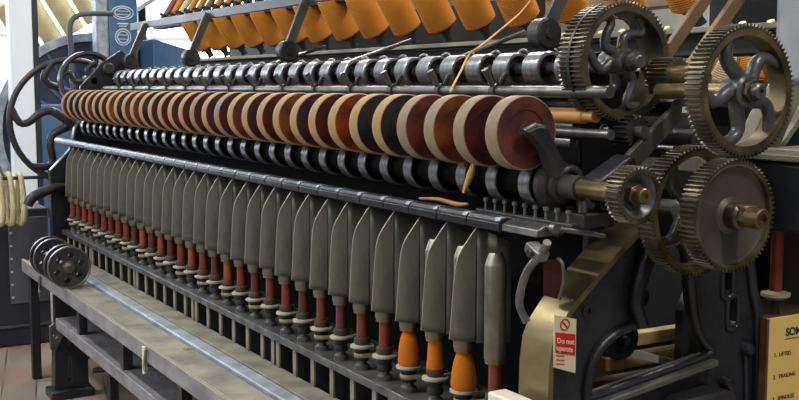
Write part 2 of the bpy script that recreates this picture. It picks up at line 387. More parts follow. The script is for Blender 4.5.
# right hand spoked gear
g = thing('spur_gear', 'large toothed gear with five thick curved spokes, upper right of the gear train', 'gear', (.307, .291, 1.192))
MB().gear_ring(.1065, .088, 81, -.034, 0, mi=0, mi_in=1).build('toothed_rim', [M['gear_bronze'], M['gear_rim']], g, smooth=28)
MB().lathe([(-.036, 0), (-.036, .026), (0, .026), (.004, .022), (.004, 0)], 'X', seg=28).build('hub', M['gear_paint'], g)
for k in range(5):
    mb = MB(); c_arm(mb, (0, 0), .018, .094, math.radians(100+72*k), -.016, .42, .0108); mb.build('spoke', M['gear_paint'], g, smooth=70)
mb = MB(); hexnut(mb, .003, .014, (0, 0), .0195); mb.build('nut', M['gear_bronze'], g, bevel=.001)
mb = MB(); mb.lathe([(.01, 0), (.01, .0125), (.026, .0125), (.028, .010), (.028, .004), (.022, .004), (.022, 0)], 'X', seg=20); mb.build('shaft_end', M['grey_steel'], g)
MB().cyl(.0125, -.2, -.034, 'X', seg=18).build('shaft', M['brass'], g)

# disc gear (front) and wheel gear (behind it) on one stud
g = thing('spur_gear', 'toothed gear with solid plain disc face and brass shaft nut, lowest right in the train', 'gear', (.307, .271, .994))
MB().gear_ring(.0915, .080, 69, -.034, 0, mi=0, mi_in=1).build('toothed_rim', [M['gear_bronze'], M['gear_rim']], g, smooth=28)
MB().lathe([(-.03, 0), (-.03, .0805), (-.008, .0805), (-.010, .076), (-.011, .03), (-.006, .022), (-.006, 0)], 'X', seg=56).build('disc_face', M['gear_disc'], g)
MB().lathe([(-.008, 0), (-.008, .022), (.014, .021), (.018, .017), (.018, 0)], 'X', seg=24).build('hub', M['gear_bronze'], g)
mb = MB(); mb.box(.012, .034, -.012, .012, -.002, .019); mb.build('key', M['brass'], g, bevel=.002)
mb = MB(); hexnut(mb, .018, .032, (0, 0), .016); mb.build('nut', M['brass'], g, bevel=.001)
mb = MB(); mb.lathe([(.03, 0), (.03, .0165), (.056, .0165), (.058, .015), (.058, .008), (.05, .007), (.05, 0)], 'X', seg=22); mb.build('shaft_end', M['brass'], g)
g = thing('spur_gear', 'large toothed gear with wide dark spokes, half hidden behind the solid disc gear', 'gear', (.231, .271, .994))
MB().gear_ring(.1085, .092, 83, -.034, 0, mi=0, mi_in=1).build('toothed_rim', [M['gear_bronze'], M['gear_rim']], g, smooth=28)
for k in range(4):
    mb = MB(); c_arm(mb, (0, 0), .018, .096, math.radians(30+90*k), -.016, .3, .012); mb.build('spoke', M['gear_paint'], g, smooth=70)
MB().lathe([(-.036, 0), (-.036, .028), (.01, .028), (.014, .024), (.044, .024), (.044, 0)], 'X', seg=24).build('hub', M['gear_paint'], g)
MB().cyl(.013, -.15, -.03, 'X', seg=18).build('stud', M['grey_steel'], g)
# pinion on the bottom roller shaft
g = thing('pinion_gear', 'small toothed pinion with dark dished face and brass nut on brass shaft end', 'gear', (.251, .12, 1.029))
MB().gear_ring(.0465, .036, 36, -.032, 0, mi=0, mi_in=1).build('toothed_rim', [M['gear_bronze'], M['gear_bronze']], g, smooth=28)
MB().lathe([(-.028, 0), (-.028, .0365), (-.002, .0362), (-.004, .032), (-.018, .022), (-.018, .012), (-.018, 0)], 'X', seg=40).build('dished_face', M['gear_paint'], g)
mb = MB(); hexnut(mb, -.018, -.004, (0, 0), .0185); mb.build('nut', M['brass'], g, bevel=.001)
MB().lathe([(-.006, 0), (-.006, .0125), (.012, .0125), (.014, .011), (.014, .005), (.008, .004), (.008, 0)], 'X', seg=20).build('shaft_end', M['brass'], g)

# intermediate pinion with a brass hub between the two big gears
g = thing('pinion_gear', 'small dark pinion with plain brass hub between the two big spoked gears', 'gear', (.14, .335, 1.215))
MB().gear_ring(.036, .016, 28, -.08, -.03).build('toothed_rim', M['gear_bronze'], g, smooth=28)
MB().lathe([(-.09, 0), (-.09, .016), (-.03, .02), (-.03, .0205), (.028, .0205), (.03, .018), (.03, 0)], 'X', seg=24).build('hub', M['brass'], g)

# ------------------------------------------------------------------ roller lines
def roller_line(name, label, prof, mis, mats, y, z, x_first, n, sh_r, sh_x0, sh_x1, shm):
    t = thing(name, label, 'roller', (0, y, z))
    b0 = MB().lathe(prof, 'X', seg=36, mis=mis).build('boss', mats, t, (x_first, 0, 0))
    for k in range(1, n):
        c = b0.copy(); COL.objects.link(c); c.parent = t; c.location = (x_first-P*k, 0, 0)
    MB().cyl(sh_r, sh_x0, sh_x1, 'X', seg=20).build('shaft', shm, t)
    return t
ub = [(0, 0), (0, .030), (.002, .034), (.048, .034), (.050, .0325), (.050, .0275), (.034, .0255), (.034, .013), (.056, .0125), (.056, 0)]
roller_line('steel_roller_line', 'upper steel roller line, bright wide bosses with dark hollow ends above the wooden rollers', ub, [0, 0, 0, 0, 0, 1, 1, 1, 1], [M['steel'], M['dark_iron']],
            .253, 1.233, -.098, 31, .011, -3.16, .004, M['dark_iron'])
lb = [(0, 0), (0, .040), (.002, .042), (.030, .042), (.032, .0405), (.032, .0375), (.026, .036), (.026, 0)]
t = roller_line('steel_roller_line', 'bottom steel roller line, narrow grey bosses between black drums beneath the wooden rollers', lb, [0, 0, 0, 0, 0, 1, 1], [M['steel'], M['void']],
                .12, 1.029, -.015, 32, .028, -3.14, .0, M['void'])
MB().lathe([(.0, .03), (.03, .035), (.034, .044), (.044, .044), (.05, .036), (.052, .028), (.06, .03), (.066, .03), (.07, .018), (.07, 0)], 'X', seg=30).build('end_collar', M['dark_iron'], t)
MB().cyl(.021, .07, .11, 'X', seg=24).build('bearing', M['dark_iron'], t)
MB().cyl(.0165, .10, .236, 'X', seg=24).build('brass_shaft', M['brass'], t)

# wooden rollers
tones = ['red-brown', 'dark crimson', 'amber-brown', 'red-brown', 'nearly black', 'nearly black', 'bright rust-orange', 'dark crimson', 'plum-brown', 'amber-brown', 'dark crimson',
         'plum-brown', 'red-brown', 'dark crimson', 'plum-brown', 'dark crimson', 'dark crimson', 'plum-brown', 'dark crimson', 'plum-brown', 'nearly black', 'red-brown',
         'red-brown', 'nearly black', 'amber-brown', 'plum-brown', 'nearly black', 'red-brown', 'plum-brown', 'nearly black', 'plum-brown', 'red-brown']
rim_me = core_me = None
for k in range(N):
    pale = k in (0, 1, 2, 3, 13, 15, 29)
    lab = 'wooden roller with %s face and %s leather rim, %s back from the gears' % (tones[k], 'greyish' if pale else 'tan', ORD[k+1])
    t = thing('wooden_roller', lab, 'roller', (-P*k, .061, 1.12), 'wooden rollers along the front of the frame')
    if k == 0:
        rim_me = MB().lathe([(0, .0605), (0, .0625), (.002, .064), (.032, .064), (.034, .0628), (.034, .0612), (.0, .0605)], 'X', seg=48).build('leather_rim', M['leather_pale'], t)
        core_me = MB().lathe([(.001, 0), (.001, .061), (.033, .061), (.033, .040), (.0315, .038), (.0315, .016), (.034, .015), (.034, 0)], 'X', seg=48).build('wooden_core', M['core_red-brown'], t)
    else:
        a = rim_me.copy(); b = core_me.copy()
        for o in (a, b): COL.objects.link(o); o.parent = t
    if k:
        for o in (a, b): o.material_slots[0].link = 'OBJECT'
        a.material_slots[0].material = M['leather_pale'] if pale else M['leather']; b.material_slots[0].material = M['core_'+tones[k]]
tag(MB().cyl(.009, -3.12, .06, 'X', (0, .061, 1.12), 12).build('roller_arbor', M['dark_iron']), 'thin dark arbor running through the row of wooden rollers', 'rod')

# angle arm that holds the arbor end
t = thing('arbor_arm', 'dark angled arm with bright edges holding the nearest wooden roller', 'bracket', (.05, .061, 1.12))
MB().prism([(-.022, .004), (.0, .012), (.018, .010), (.05, -.045), (.06, -.075), (.035, -.078), (.015, -.03), (-.01, -.004)], 'X', -.006, .02).build('arm', M['dark_iron'], t, bevel=.0015)
MB().tube([(.007, -.024, .004), (.007, .0, .0135), (.007, .019, .0105), (.007, .052, -.046)], .0055, 8, smooth=0).build('bright_edge', M['grey_steel'], t, smooth=60)  # lighter steel tube along the arm's top edge
MB().tube([(.012, .05, -.07), (.014, .07, -.062), (.016, .085, -.07), (.016, .095, -.10)], .009, 10).build('curved_lug', M['dark_iron'], t, smooth=60)

# ------------------------------------------------------------------ clamp rod with thumb clamps
tag(MB().cyl(.0105, -3.05, .12, 'X', (0, .17, 1.19), 16).build('clamp_rod', M['grey_steel']), 'long dull steel rod behind the tops of the wooden rollers', 'rod')
c0 = None
for j in range(14):
    x = -.21-.2*j
    lab = 'small lever clamp on the long steel rod, %s from the gear end' % ORD[j+1]
    if c0 is None:
        c0 = thing('lever_clamp', lab, 'clamp', (x, .17, 1.19), 'lever clamps along the rod')
        MB().lathe([(-.008, .0108), (-.008, .015), (.008, .015), (.008, .0108)], 'X', seg=14).build('ring', M['dark_iron'], c0)
        mb = MB(); mb.tube([(0, -.010, .010), (0, -.018, .026), (0, -.028, .042)], [.0055, .006, .0075], 8); mb.build('lever', M['grey_steel'], c0, smooth=60)
        mb = MB(); mb.tube([(.006, .006, .012), (.014, .006, .024), (.018, .010, .034)], [.005, .006, .0055], 8); mb.build('thumb_screw', M['dark_iron'], c0, smooth=60)
    else: dup(c0, (x, .17, 1.19), lab)
# hook guides behind the upper bosses
h0 = None
for k in range(29):
    x = -.13-P*k; lab = 'small curved hook guide behind the upper rollers, %s from the gear end' % ORD[k+1]
    if h0 is None:
        h0 = MB().tube([(0, 0, -.035), (0, .0, 0), (-.004, -.008, .012), (-.012, -.016, .008)], [.005, .0055, .005, .004], 8).build('hook_guide', M['grey_steel'], None, (x, .335, 1.262), 60)
        tag(h0, lab, 'guide', 'hook guides behind the upper rollers')
    else:
        o = h0.copy(); COL.objects.link(o); o.location = (x, .335, 1.262); o['label'] = lab
tag(MB().box(-3.2, .0, .32, .40, 1.195, 1.229).build('guide_beam', M['dull_black'], bevel=.003), 'long black beam carrying the row of hook guides', 'beam')

# ------------------------------------------------------------------ lifter rail above the hoods
lr = thing('hinged_rail', 'long glossy black hinged rail with chipped edges over the pointed hoods', 'rail', (0, 0, .955))
prof = [(0, .004), (.004, 0), (.06, .004), (.06, .016), (.02, .023), (.008, .022), (.001, .016)]
s0 = None
for k in range(33):
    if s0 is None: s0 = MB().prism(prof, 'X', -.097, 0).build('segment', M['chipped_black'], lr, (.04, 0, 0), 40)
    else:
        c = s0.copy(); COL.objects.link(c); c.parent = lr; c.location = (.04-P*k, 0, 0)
    if k == 0: e0 = MB().prism([(.0, .013), (.006, .0232), (.022, .0242), (.022, .0225), (.0075, .0215), (.0015, .0130)], 'X', -.096, -.001).build('bright_edge', M['bright_edge'], lr, (.04, 0, 0), 40)
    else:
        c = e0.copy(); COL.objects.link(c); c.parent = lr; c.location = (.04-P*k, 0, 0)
MB().prism([(.004, .002), (.06, .004), (.06, .016), (.02, .02), (.006, .014)], 'X', .042, .14).build('end_cap', M['grey_steel'], lr, bevel=.002)
MB().cyl(.008, -3.25, .15, 'X', (0, .04, .01), 10).build('hinge_rod', M['dark_iron'], lr)

# ------------------------------------------------------------------ spindles, bobbins, caps, hoods, tapes
SX, SY, RZ = -.02, .038, .585
def hood(lab):
    """folded sheet: a narrow leaf wrapped round the tube on the left, a flat wing on the right, meeting in a pointed ridge"""
    t = thing('spindle_hood', lab, 'hood', (SX, SY, RZ), 'pointed metal hoods over the spindles')
    Ru, Cw = Vector((.5, .866, 0)), Vector((.866, -.5, 0))
    sec = [(0, .0305), (.013, .0282), (.026, .0246), (.037, .0190), (.045, .0110), (.052, .000)]
    def at_s(q):
        for (a, wa), (b, wb) in zip(sec, sec[1:]):
            if q <= b: return Ru*(.021-q)+Cw*(wa+(wb-wa)*(q-a)/(b-a))
        return Ru*(.021-sec[-1][0])+Cw*sec[-1][1]
    mb = MB(); rows = []
    for z, sx in ((.947, .001), (.937, .0075), (.926, .0145), (.913, .0225), (.902, .029), (.890, .034), (.872, .038), (.84, .041), (.80, .0435), (.76, .046), (.735, .048)):
        rows.append([mb.bm.verts.new(at_s(sx*i/10)+Vector((0, 0, z-RZ))) for i in range(11)])
    for p, q in zip(rows, rows[1:]):
        for i in range(10): mb.face([p[i], p[i+1], q[i+1], q[i]])
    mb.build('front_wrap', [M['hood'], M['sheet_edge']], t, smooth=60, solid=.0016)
    mb = MB(); o = at_s(0); rows = []
    for i in range(7):
        f = i/6; x = o.x+(.067-o.x)*f; y = o.y+(.058-o.y)*f; rows.append([mb.bm.verts.new((x, y, z-RZ)) for z in (.947-.030*f, .90-.012*f, .83, .78, .733)])
    for p, q in zip(rows, rows[1:]):
        for i in range(4): mb.face([p[i], p[i+1], q[i+1], q[i]])
    mb.build('side_wing', [M['hood_shaded'], M['sheet_edge']], t, smooth=60, solid=.0016)
    mb = MB(); mb.tube([at_s(sx)+Vector((0, 0, z-RZ)) for z, sx in ((.947, .0), (.937, .0075), (.926, .0145), (.913, .0225), (.902, .029), (.890, .034), (.872, .038), (.84, .041), (.80, .0435), (.76, .046), (.735, .048))], .0012, 6, smooth=0); mb.build('edge_highlight', M['sheet_edge'], t, smooth=60)  # bright bead that paints the light caught along the left edge
    return t
def spindle(lab):
    t = thing('spindle', lab, 'spindle', (SX, SY, RZ), 'spindles along the spindle rail')
    MB().lathe([(0, 0), (0, .017), (.010, .016), (.014, .010), (.020, .009), (.020, 0)], seg=18).build('base', M['grey_steel'], t)
    MB().cyl(.0065, .02, .28, seg=12).build('blade', M['grey_steel'], t)
    MB().lathe([(.020, .0075), (.020, .015), (.026, .0165), (.034, .014), (.042, .0165), (.046, .015), (.046, .0075)], seg=18).build('whorl', M['dull_black'], t)
    MB().lathe([(.048, .0066), (.047, .018), (.0495, .026), (.0535, .0262), (.056, .018), (.056, .0066)], seg=26).build('disc', M['disc'], t)
    return t
def bobbin(lab, m):
    t = thing('bobbin', lab, 'bobbin', (SX, SY, RZ+.056), 'wooden bobbins on the spindles')
    MB().lathe([(0, .0068), (0, .0165), (.002, .0175), (.014, .0175), (.016, .0165), (.016, .0068)], seg=20).build('collar', M['collar'], t)
    MB().lathe([(.016, .0068), (.016, .0122), (.05, .0115), (.17, .0112), (.175, .0095), (.175, .0068)], seg=18).build('tube', m, t)
    return t
def cap(lab, top=.324):
    t = thing('cap_tube', lab, 'tube', (SX, SY, RZ), 'steel cap tubes over the bobbins')
    MB().lathe([(.134, .0185), (.134, .0198), (.146, .0198), (top-.024, .0198), (top-.020, .019), (top-.002, .0128), (top, .011), (top, 0)], seg=26).build('barrel', M['cap'], t)
    MB().lathe([(.126, .0165), (.126, .0180), (.1345, .0185), (.1345, .0165)], seg=26).build('bottom_ring', M['brass'], t)
    return t
bt = ['wood_red', 'wood_red', 'wood_plum', 'wood_red', 'wood_red', 'wood_red', 'wood_plum', 'wood_red', 'wood_plum', 'wood_red', 'wood_red', 'wood_plum', 'wood_red', 'wood_orange', 'wood_plum',
      'wood_red', 'wood_orange', 'wood_red', 'wood_plum', 'wood_orange', 'wood_plum', 'wood_orange', 'wood_plum', 'wood_red', 'wood_red', 'wood_plum', 'wood_red', 'wood_plum', 'wood_red', 'wood_red', 'wood_plum', 'wood_red']
bnm = {'wood_red': 'reddish-brown', 'wood_plum': 'dark plum-brown', 'wood_orange': 'orange-brown'}
H0 = S0 = C0 = C1 = None; B0 = {m: None for m in bnm}; FULL = []
for k in range(N):
    x = SX-P*k; loc = (x, SY, RZ); e = '%s from the gear end' % ORD[k+1]
    sl = 'upright steel spindle with pale disc and black whorl, %s' % e
    if S0 is None: S0 = spindle(sl)
    else: dup(S0, loc, sl)
    full = k in (1, 2, 3)
    bl = ('wooden bobbin wound with bright orange yarn, %s' if full else bnm[bt[k]]+' bare wooden bobbin under a steel cap, %s') % e
    if B0[bt[k]] is None:
        bo = B0[bt[k]] = bobbin(bl, M[bt[k]]); bo.location = (x, SY, RZ+.056)
    else: bo = dup(B0[bt[k]], (x, SY, RZ+.056), bl)
    cl = ('bare steel cap tube with tapered top, nearest the gear end with no hood before it' if k == 0 else 'steel cap tube inside a pointed hood, %s' % e)
    if k < 3: 
        if C0 is None: C0 = cap(cl)
        else: dup(C0, loc, cl)
    elif C1 is None: C1 = cap(cl, .285); C1.location = loc
    else: dup(C1, loc, cl)
    if k:
        hl = 'pointed grey metal hood wrapped round a cap tube, %s from the gear end' % ORD[k]
        if H0 is None: H0 = hood(hl); H0.location = loc
        else:
            hh = dup(H0, loc, hl); hh.rotation_euler = (0, 0, math.radians(random.uniform(-5, 5))); hh.location.z += random.uniform(-.004, .003)
    if full: FULL.append((k, bo))
for k, bo in FULL:
    sh = {1: [(.0, .012), (.0, .0225), (.008, .0245), (.03, .0225), (.05, .019), (.066, .0135), (.074, .0105)],
          2: [(.012, .0105), (.013, .0165), (.018, .0175), (.034, .0155), (.058, .0145), (.072, .0135), (.073, .0105)],
          3: [(.0, .012), (.0, .0215), (.01, .0225), (.036, .0205), (.054, .0175), (.066, .0125), (.07, .0105)]}[k]
    MB().lathe([(a, r) for a, r in sh], seg=28).build('yarn_winding', M['orange_yarn'], bo)
T0 = None
for k in range(0, N-1, 2):
    lab = 'pale flat drive tape round the spindle whorls, %s from the gear end' % ORD[k//2+1]
    if T0 is None:
        mb = MB(); r = .018; zz = .616; h = .005
        path = [(r*math.cos(a)+0, r*math.sin(a)) for a in [math.radians(180+180*i/10) for i in range(11)]]
        path = [(-r, .09)]+path+[(.05, .09)]
        mb.bm.verts.ensure_lookup_table(); col = [(mb.bm.verts.new((p[0], p[1], -h)), mb.bm.verts.new((p[0], p[1], h))) for p in path]
        for i in range(len(col)-1): mb.face([col[i][0], col[i+1][0], col[i+1][1], col[i][1]])
        T0 = mb.build('drive_tape', M['tape'], None, (SX-P*k-P, SY, zz+.002), 50, solid=.001); tag(T0, lab, 'tape', 'drive tapes of the spindles')
    else:
        o = T0.copy(); COL.objects.link(o); o.location = (SX-P*k-P, SY, .618); o['label'] = lab

# spindle rail with its upright slats
sr = thing('spindle_rail', 'long grey metal rail carrying the row of spindles on short upright slats', 'rail', (0, 0, .527))
MB().prism([(.05, .010), (.05, .125), (-3.2, .125), (-3.2, .010)], 'Z', .042, .058).build('top_plate', M['rail_top'], sr, bevel=.002)
MB().box(-3.2, .2, .006, .010, .041, .0585).build('front_lip', M['grey_steel'], sr, bevel=.001)
MB().box(.052, .2, .010, .021, .042, .058).build('end_shelf', M['rail_top'], sr)
s0 = None
for k in range(32):
    for dx in ((0,) if k % 6 != 3 else (0, .032)):
        if s0 is None: s0 = MB().box(-.009, .009, .012, .018, -.027, .042).build('slat', M['slat'], sr, (-.02, 0, 0), bevel=.001)
        else:
            c = s0.copy(); COL.objects.link(c); c.parent = sr; c.location = (-.02-P*k-dx, 0, 0)
# black sheets stand in for the shade inside the machine
tag(MB().box(-3.2, .06, .045, .049, .30, .568).build('under_shade', M['void']), 'black sheet standing in for shade behind the upright slats under the spindle rail', 'panel')
tag(MB().box(-3.2, .02, .19, .194, .94, 1.09).build('roller_shade', M['void']), 'black sheet standing in for shade behind the bottom steel rollers', 'panel')
tag(MB().box(-3.2, .06, .160, .166, .60, .94).build('dark_backing', M['void']), 'black sheet standing in for shade behind the row of spindles', 'panel')
t = thing('drive_drum', 'long dark drum under the machine that turns the drive tapes', 'drum', (0, .42, .40))
MB().cyl(.12, -3.1, .0, 'X', seg=32).build('barrel', M['dull_black'], t); MB().cyl(.02, -3.16, .1, 'X', seg=14).build('shaft', M['grey_steel'], t)

# ------------------------------------------------------------------ bench in front
be = thing('bench', 'long worn grey-topped bench running along the front of the machine', 'bench', (0, 0, 0))
MB().box(-2.97, .3, -.192, -.106, .478, .500).build('bench_top', M['bench_top'], be, bevel=.002)
MB().box(-2.98, .3, -.206, -.193, .455, .503).build('front_board', M['bench_edge'], be, bevel=.003)
MB().box(-2.97, .3, -.15, .02, .46, .4775).build('under_board', M['dull_black'], be)
MB().box(-2.981, .3, -.207, -.196, .5032, .5052).build('edge_strip', M['sheet_edge'], be)
MB().box(-2.97, .3, -.1055, -.0455, .478, .484).build('gutter', M['dull_black'], be)
MB().box(-2.97, .3, -.045, .020, .478, .500).build('ledge', M['ledge'], be, bevel=.002)
MB().box(-2.62, .3, -.158, -.004, .282, .325).build('lower_shelf', M['bench_edge'], be, bevel=.003)
MB().box(-3.02, -2.985, -.175, -.14, 0, .455).build('leg', M['dull_black'], be, bevel=.003)
MB().box(-3.0, -2.9, -.165, .09, .43, .478).build('end_rail', M['dark_iron'], be, bevel=.003)
for x in (-2.3, -1.75, -1.2, -.65, -.1): MB().box(x-.018, x+.018, -.15, -.12, .325, .478).build('post', M['dark_iron'], be, bevel=.002)
for x in (-2.1, -1.4, -.7): MB().box(x-.015, x+.015, -.10, -.07, 0, .282).build('leg', M['dull_black'], be, bevel=.002)
t = thing('cast_foot', 'black slotted cast iron foot under the end of the lower shelf', 'support', (-2.70, -.10, 0))
MB().prism([(-.06, .03), (-.055, .20), (-.035, .26), (.05, .282), (.07, .282), (.07, .03)], 'X', -.02, .04, holes=[[(-.006, .06), (-.006, .16), (.004, .16), (.004, .06)], [(-.006, .19), (-.006, .23), (.004, .23), (.004, .19)]]).build('upright', M['black_iron'], t, bevel=.003)
MB().box(-.04, .07, -.08, .085, 0, .035).build('foot_base', M['black_iron'], t, bevel=.006)
MB().prism([(-.075, .20), (-.075, .29), (-.05, .30), (-.02, .255), (-.03, .235), (-.055, .19)], 'X', .04, .055, holes=[[(-.055+.009*math.cos(a), .25+.009*math.sin(a)) for a in [i*PI/5 for i in range(10)]]]).build('gusset', M['grey_steel'], t, bevel=.002)
t = thing('cross_bar', 'short dark bar with a crossed hand knob beside the cast foot', 'bar', (-2.66, .0, .10))
MB().rod((.03, -.02, 0), (.10, .13, .012), .011, 12).build('bar', M['black_iron'], t)
mb = MB(); mb.rod((.09, .11, -.03), (.09, .11, .05), .007); mb.rod((.06, .10, .01), (.125, .125, .01), .007); mb.build('hand_knob', M['black_iron'], t)
tag(MB().box(-2.88, .3, -.097, -.056, .484, .505).build('steel_strip', M['strip_blue'], bevel=.004), 'long pale blue-grey metal strip along the back of the bench', 'strip')
for x, z, lab in ((-1.305, .47, 'small white metal clip hanging on the front edge of the bench, mid frame'), (-2.62, .462, 'small dark metal clip near the far end of the bench front')):
    t = thing('clip', lab, 'clip', (x, -.207, z))
    w = M['white_paint'] if x > -2 else M['grey_steel']
    MB().prism([(-.008, .03), (.008, .03), (.008, -.045), (-.008, -.05)], 'Y', -.008, 0).build('tongue', w, t, bevel=.002)
    MB().tube([(.02, -.004, .025), (.022, -.01, -.01), (.03, -.012, -.028), (.045, -.006, -.02)], .004, 8).build('spring', M['grey_steel'], t, smooth=60)
tag(MB().prism([(-.02, -.004), (-.012, .006), (.014, .007), (.022, .001), (.01, -.007)], 'Z', 0, .007).build('wood_chip', M['straw_wood'], None, (-1.22, -.125, .5), bevel=.002), 'small straw-coloured wood chip lying on the bench top', 'chip')
# flanged wheels standing on the far end of the bench
def flanged(x, lab):
    t = thing('flanged_wheel', lab, 'wheel', (x, -.187, .576), 'flanged wheels on the bench')
    for dx in (0, -.062):
        mb = MB(); R = .074; n = 48
        hol = [[(.044*math.cos(a0)+.0115*math.cos(b), .044*math.sin(a0)+.0115*math.sin(b)) for b in [i*PI/6 for i in range(12)]] for a0 in [math.radians(20+60*j) for j in range(6)]]
        mb.prism([(.067*math.cos(2*PI*i/n), .067*math.sin(2*PI*i/n)) for i in range(n)], 'X', dx-.006, dx, holes=hol)
        mb.build('flange', M['dark_iron'], t, smooth=25)
        MB().lathe([(dx-.009, .067), (dx-.009, R), (dx+.003, R), (dx+.003, .0695), (dx, .067)], 'X', seg=48).build('rim', M['grey_steel'], t)
    MB().cyl(.028, -.06, -.004, 'X', seg=24).build('barrel', M['dark_iron'], t)
    MB().lathe([(0, .024), (.008, .020), (.012, .015), (.014, .008), (.01, .006), (.01, 0)], 'X', seg=20).build('boss', M['gear_disc'], t)
    return t
flanged(-2.24, 'nearer of the two black flanged wheels with round holes on the bench end')
flanged(-2.47, 'farther of the two black flanged wheels on the bench end, half hidden')

# cream block at the near end
tag(MB().box(.06, .175, -.034, .004, .5005, .69).build('block', M['white_paint'], bevel=.004), 'cream painted block at the near end before the spindle rail', 'block')
# pipe with clamp, red plate
t = thing('bent_rod', 'bent grey steel rod with square clamp under the near rail end', 'rod', (0, 0, 0))
MB().tube([(.178, -.004, .955), (.166, .0, .942), (.150, .0, .927), (.121, .0, .899), (.104, .0, .863), (.100, .002, .838), (.106, .012, .812)], .0068, 10).build('rod', M['grey_steel'], t, smooth=60)
mb = MB(); mb.bar((.132, -.002, .944), (.166, -.002, .928), .024, .018); mb.build('clamp', M['grey_steel'], t, bevel=.003)
mb = MB(); mb.cyl(.006, -.02, -.012, 'Y', (.15, 0, .935), 12); mb.build('clamp_bolt', M['dark_iron'], t)
t = thing('guard_plate', 'small dark red plate with grey edge behind the bent rod', 'plate', (.105, .05, .892))
MB().prism([(-.005, -.04), (.035, -.04), (.045, -.01), (.042, .02), (.03, .026), (-.005, .02)], 'Y', 0, .006).build('plate', M['red_plate'], t)
MB().strip([(-.001, 0), (-.001, .001)], 0, .001, .001).build('rivet', M['grey_steel'], t)
mb = MB(); mb.tube([(.035, .002, -.04), (.046, .002, -.01), (.043, .002, .02), (.03, .002, .027)], .003, 6, smooth=2); mb.build('edge_strip', M['grey_steel'], t)
# link from rail end up to the frame top
t = thing('rail_link', 'small steel link rod from the rail end to the top of the curved frame', 'link', (0, 0, 0))
MB().tube([(.155, .03, .972), (.165, .07, .965), (.17, .12, .955)], .004, 8).build('link', M['grey_steel'], t, smooth=60)
MB().cyl(.009, .148, .160, 'X', (0, .03, .972), 12).build('pin', M['grey_steel'], t)
# nuts and small iron things on the frame top behind the link
t = thing('top_bracket', 'dark iron bracket with bolts on top of the frame behind the pinion', 'bracket', (0, 0, 0))
MB().box(.0, .106, .13, .20, .958, .985).build('base', M['dark_iron'], t, bevel=.004)
for x, y in ((.02, .15), (.09, .14), (.03, .185)):
    mb = MB(); mb.cyl(.008, .985, 1.005, 'Z', (x, y, 0), 6); mb.build('bolt', M['grey_steel'], t)
MB().box(.075, .106, .17, .20, .985, 1.0).build('bearing_block', M['black_iron'], t, bevel=.008)

t = thing('pin_bar', 'short dark bar of small bright pins behind the near rail end', 'bar', (0, 0, 0))
MB().box(-.14, .14, .075, .095, .958, .974).build('bar', M['dark_iron'], t, bevel=.002)
for k in range(9): MB().lathe([(0, .003), (.014, .003), (.015, .0055), (.021, .005), (.022, 0)], 'Z', (-.12+.03*k, .085, .974), 10).build('pin', M['grey_steel'], t)
# diagonal flat bar + block between pinion and upper gears
t = thing('diagonal_stay', 'flat dark grey diagonal stay bar running down to a black block above the pinion', 'bar', (.10, 0, 0))
MB().bar((0, .345, 1.155), (0, .205, 1.045), .012, .032, up=(0, -.62, .78)).build('stay', M['stay_grey'], t, bevel=.002)
MB().bar((.0, .235, 1.062), (.0, .155, 1.02), .05, .05, up=(0, -.5, .85)).build('end_block', M['black_iron'], t, bevel=.006)
# rear rollers seen past the nearest wooden roller
tag(MB().lathe([(-3.0, 0), (-3.0, .014), (.02, .014), (.024, .011), (.05, .011), (.05, 0)], 'X', (0, .2, 1.147), 18).build('tan_roller', M['tan_wood']), 'slim tan wooden roller end beside the nearest big wooden roller', 'roller')
tag(MB().cyl(.009, -3.0, .09, 'X', (0, .2, 1.116), 14).build('thin_roller', M['grey_steel']), 'thin steel roller just below the slim tan roller', 'roller')
t = thing('pinion_gear', 'small dark gear with bright teeth low behind the diagonal stay bar', 'gear', (.09, .26, 1.12))
MB().gear_ring(.03, .01, 20, -.04, -.0).build('toothed_rim', M['dark_iron'], t, smooth=25); MB().cyl(.011, -.09, .02, 'X', seg=14).build('hub', M['grey_steel'], t)
for j, (y, z, r, m) in enumerate(((.36, 1.16, .016, 'dark_iron'), (.42, 1.10, .02, 'dark_iron'), (.36, 1.08, .012, 'grey_steel'))):
    tag(MB().cyl(r, -3.0, .08, 'X', (0, y, z), 16).build('cross_shaft', M[m]), ['dark shaft running behind the diagonal stay, topmost of three', 'thick dark shaft deep behind the diagonal stay', 'thin steel shaft behind the diagonal stay, lowest of three'][j], 'shaft')
t = thing('gear_bracket', 'dark iron bracket plate carrying the big gears behind the train', 'bracket', (0, 0, 0))
MB().prism([(.20, 1.0), (.245, 1.26), (.30, 1.265), (.34, 1.22), (.34, 1.0)], 'X', -.045, -.02).build('plate', M['black_iron'], t, bevel=.004)

# ------------------------------------------------------------------ far end: flywheel, small wheel, bracket
def wheel(name, label, c, R, r, hubr, na, bend, wa, a0, rmat):
    t = thing(name, label, 'wheel', c)
    MB().tube([(0, R*math.cos(2*PI*i/48), R*math.sin(2*PI*i/48)) for i in range(48)], r, 10, smooth=1, closed=True).build('rim', rmat, t, smooth=70)
    for k in range(na):
        mb = MB(); s_arm(mb, (0, 0), hubr*.8, R-.002, a0+2*PI*k/na, 0, bend, wa); mb.build('spoke', M['dark_iron'], t, smooth=70)
    MB().lathe([(-.03, 0), (-.03, hubr), (.03, hubr), (.03, 0)], 'X', seg=24).build('hub', M['dark_iron'], t)
    MB().cyl(.014, .0, -3.2-c[0], 'X', seg=14).build('shaft', M['dark_iron'], t)
    return t
wheel('flywheel', 'big dark flywheel with wavy spokes at the far left end of the machine', (-3.4, .115, 1.045), .270, .014, .04, 6, -.26, .0165, math.radians(168), M['dark_iron'])
t = wheel('hand_wheel', 'smaller dark wheel with banded rim standing before the flywheel', (-3.3, .165, 1.222), .118, .010, .025, 4, .25, .010, math.radians(80), M['dark_iron'])
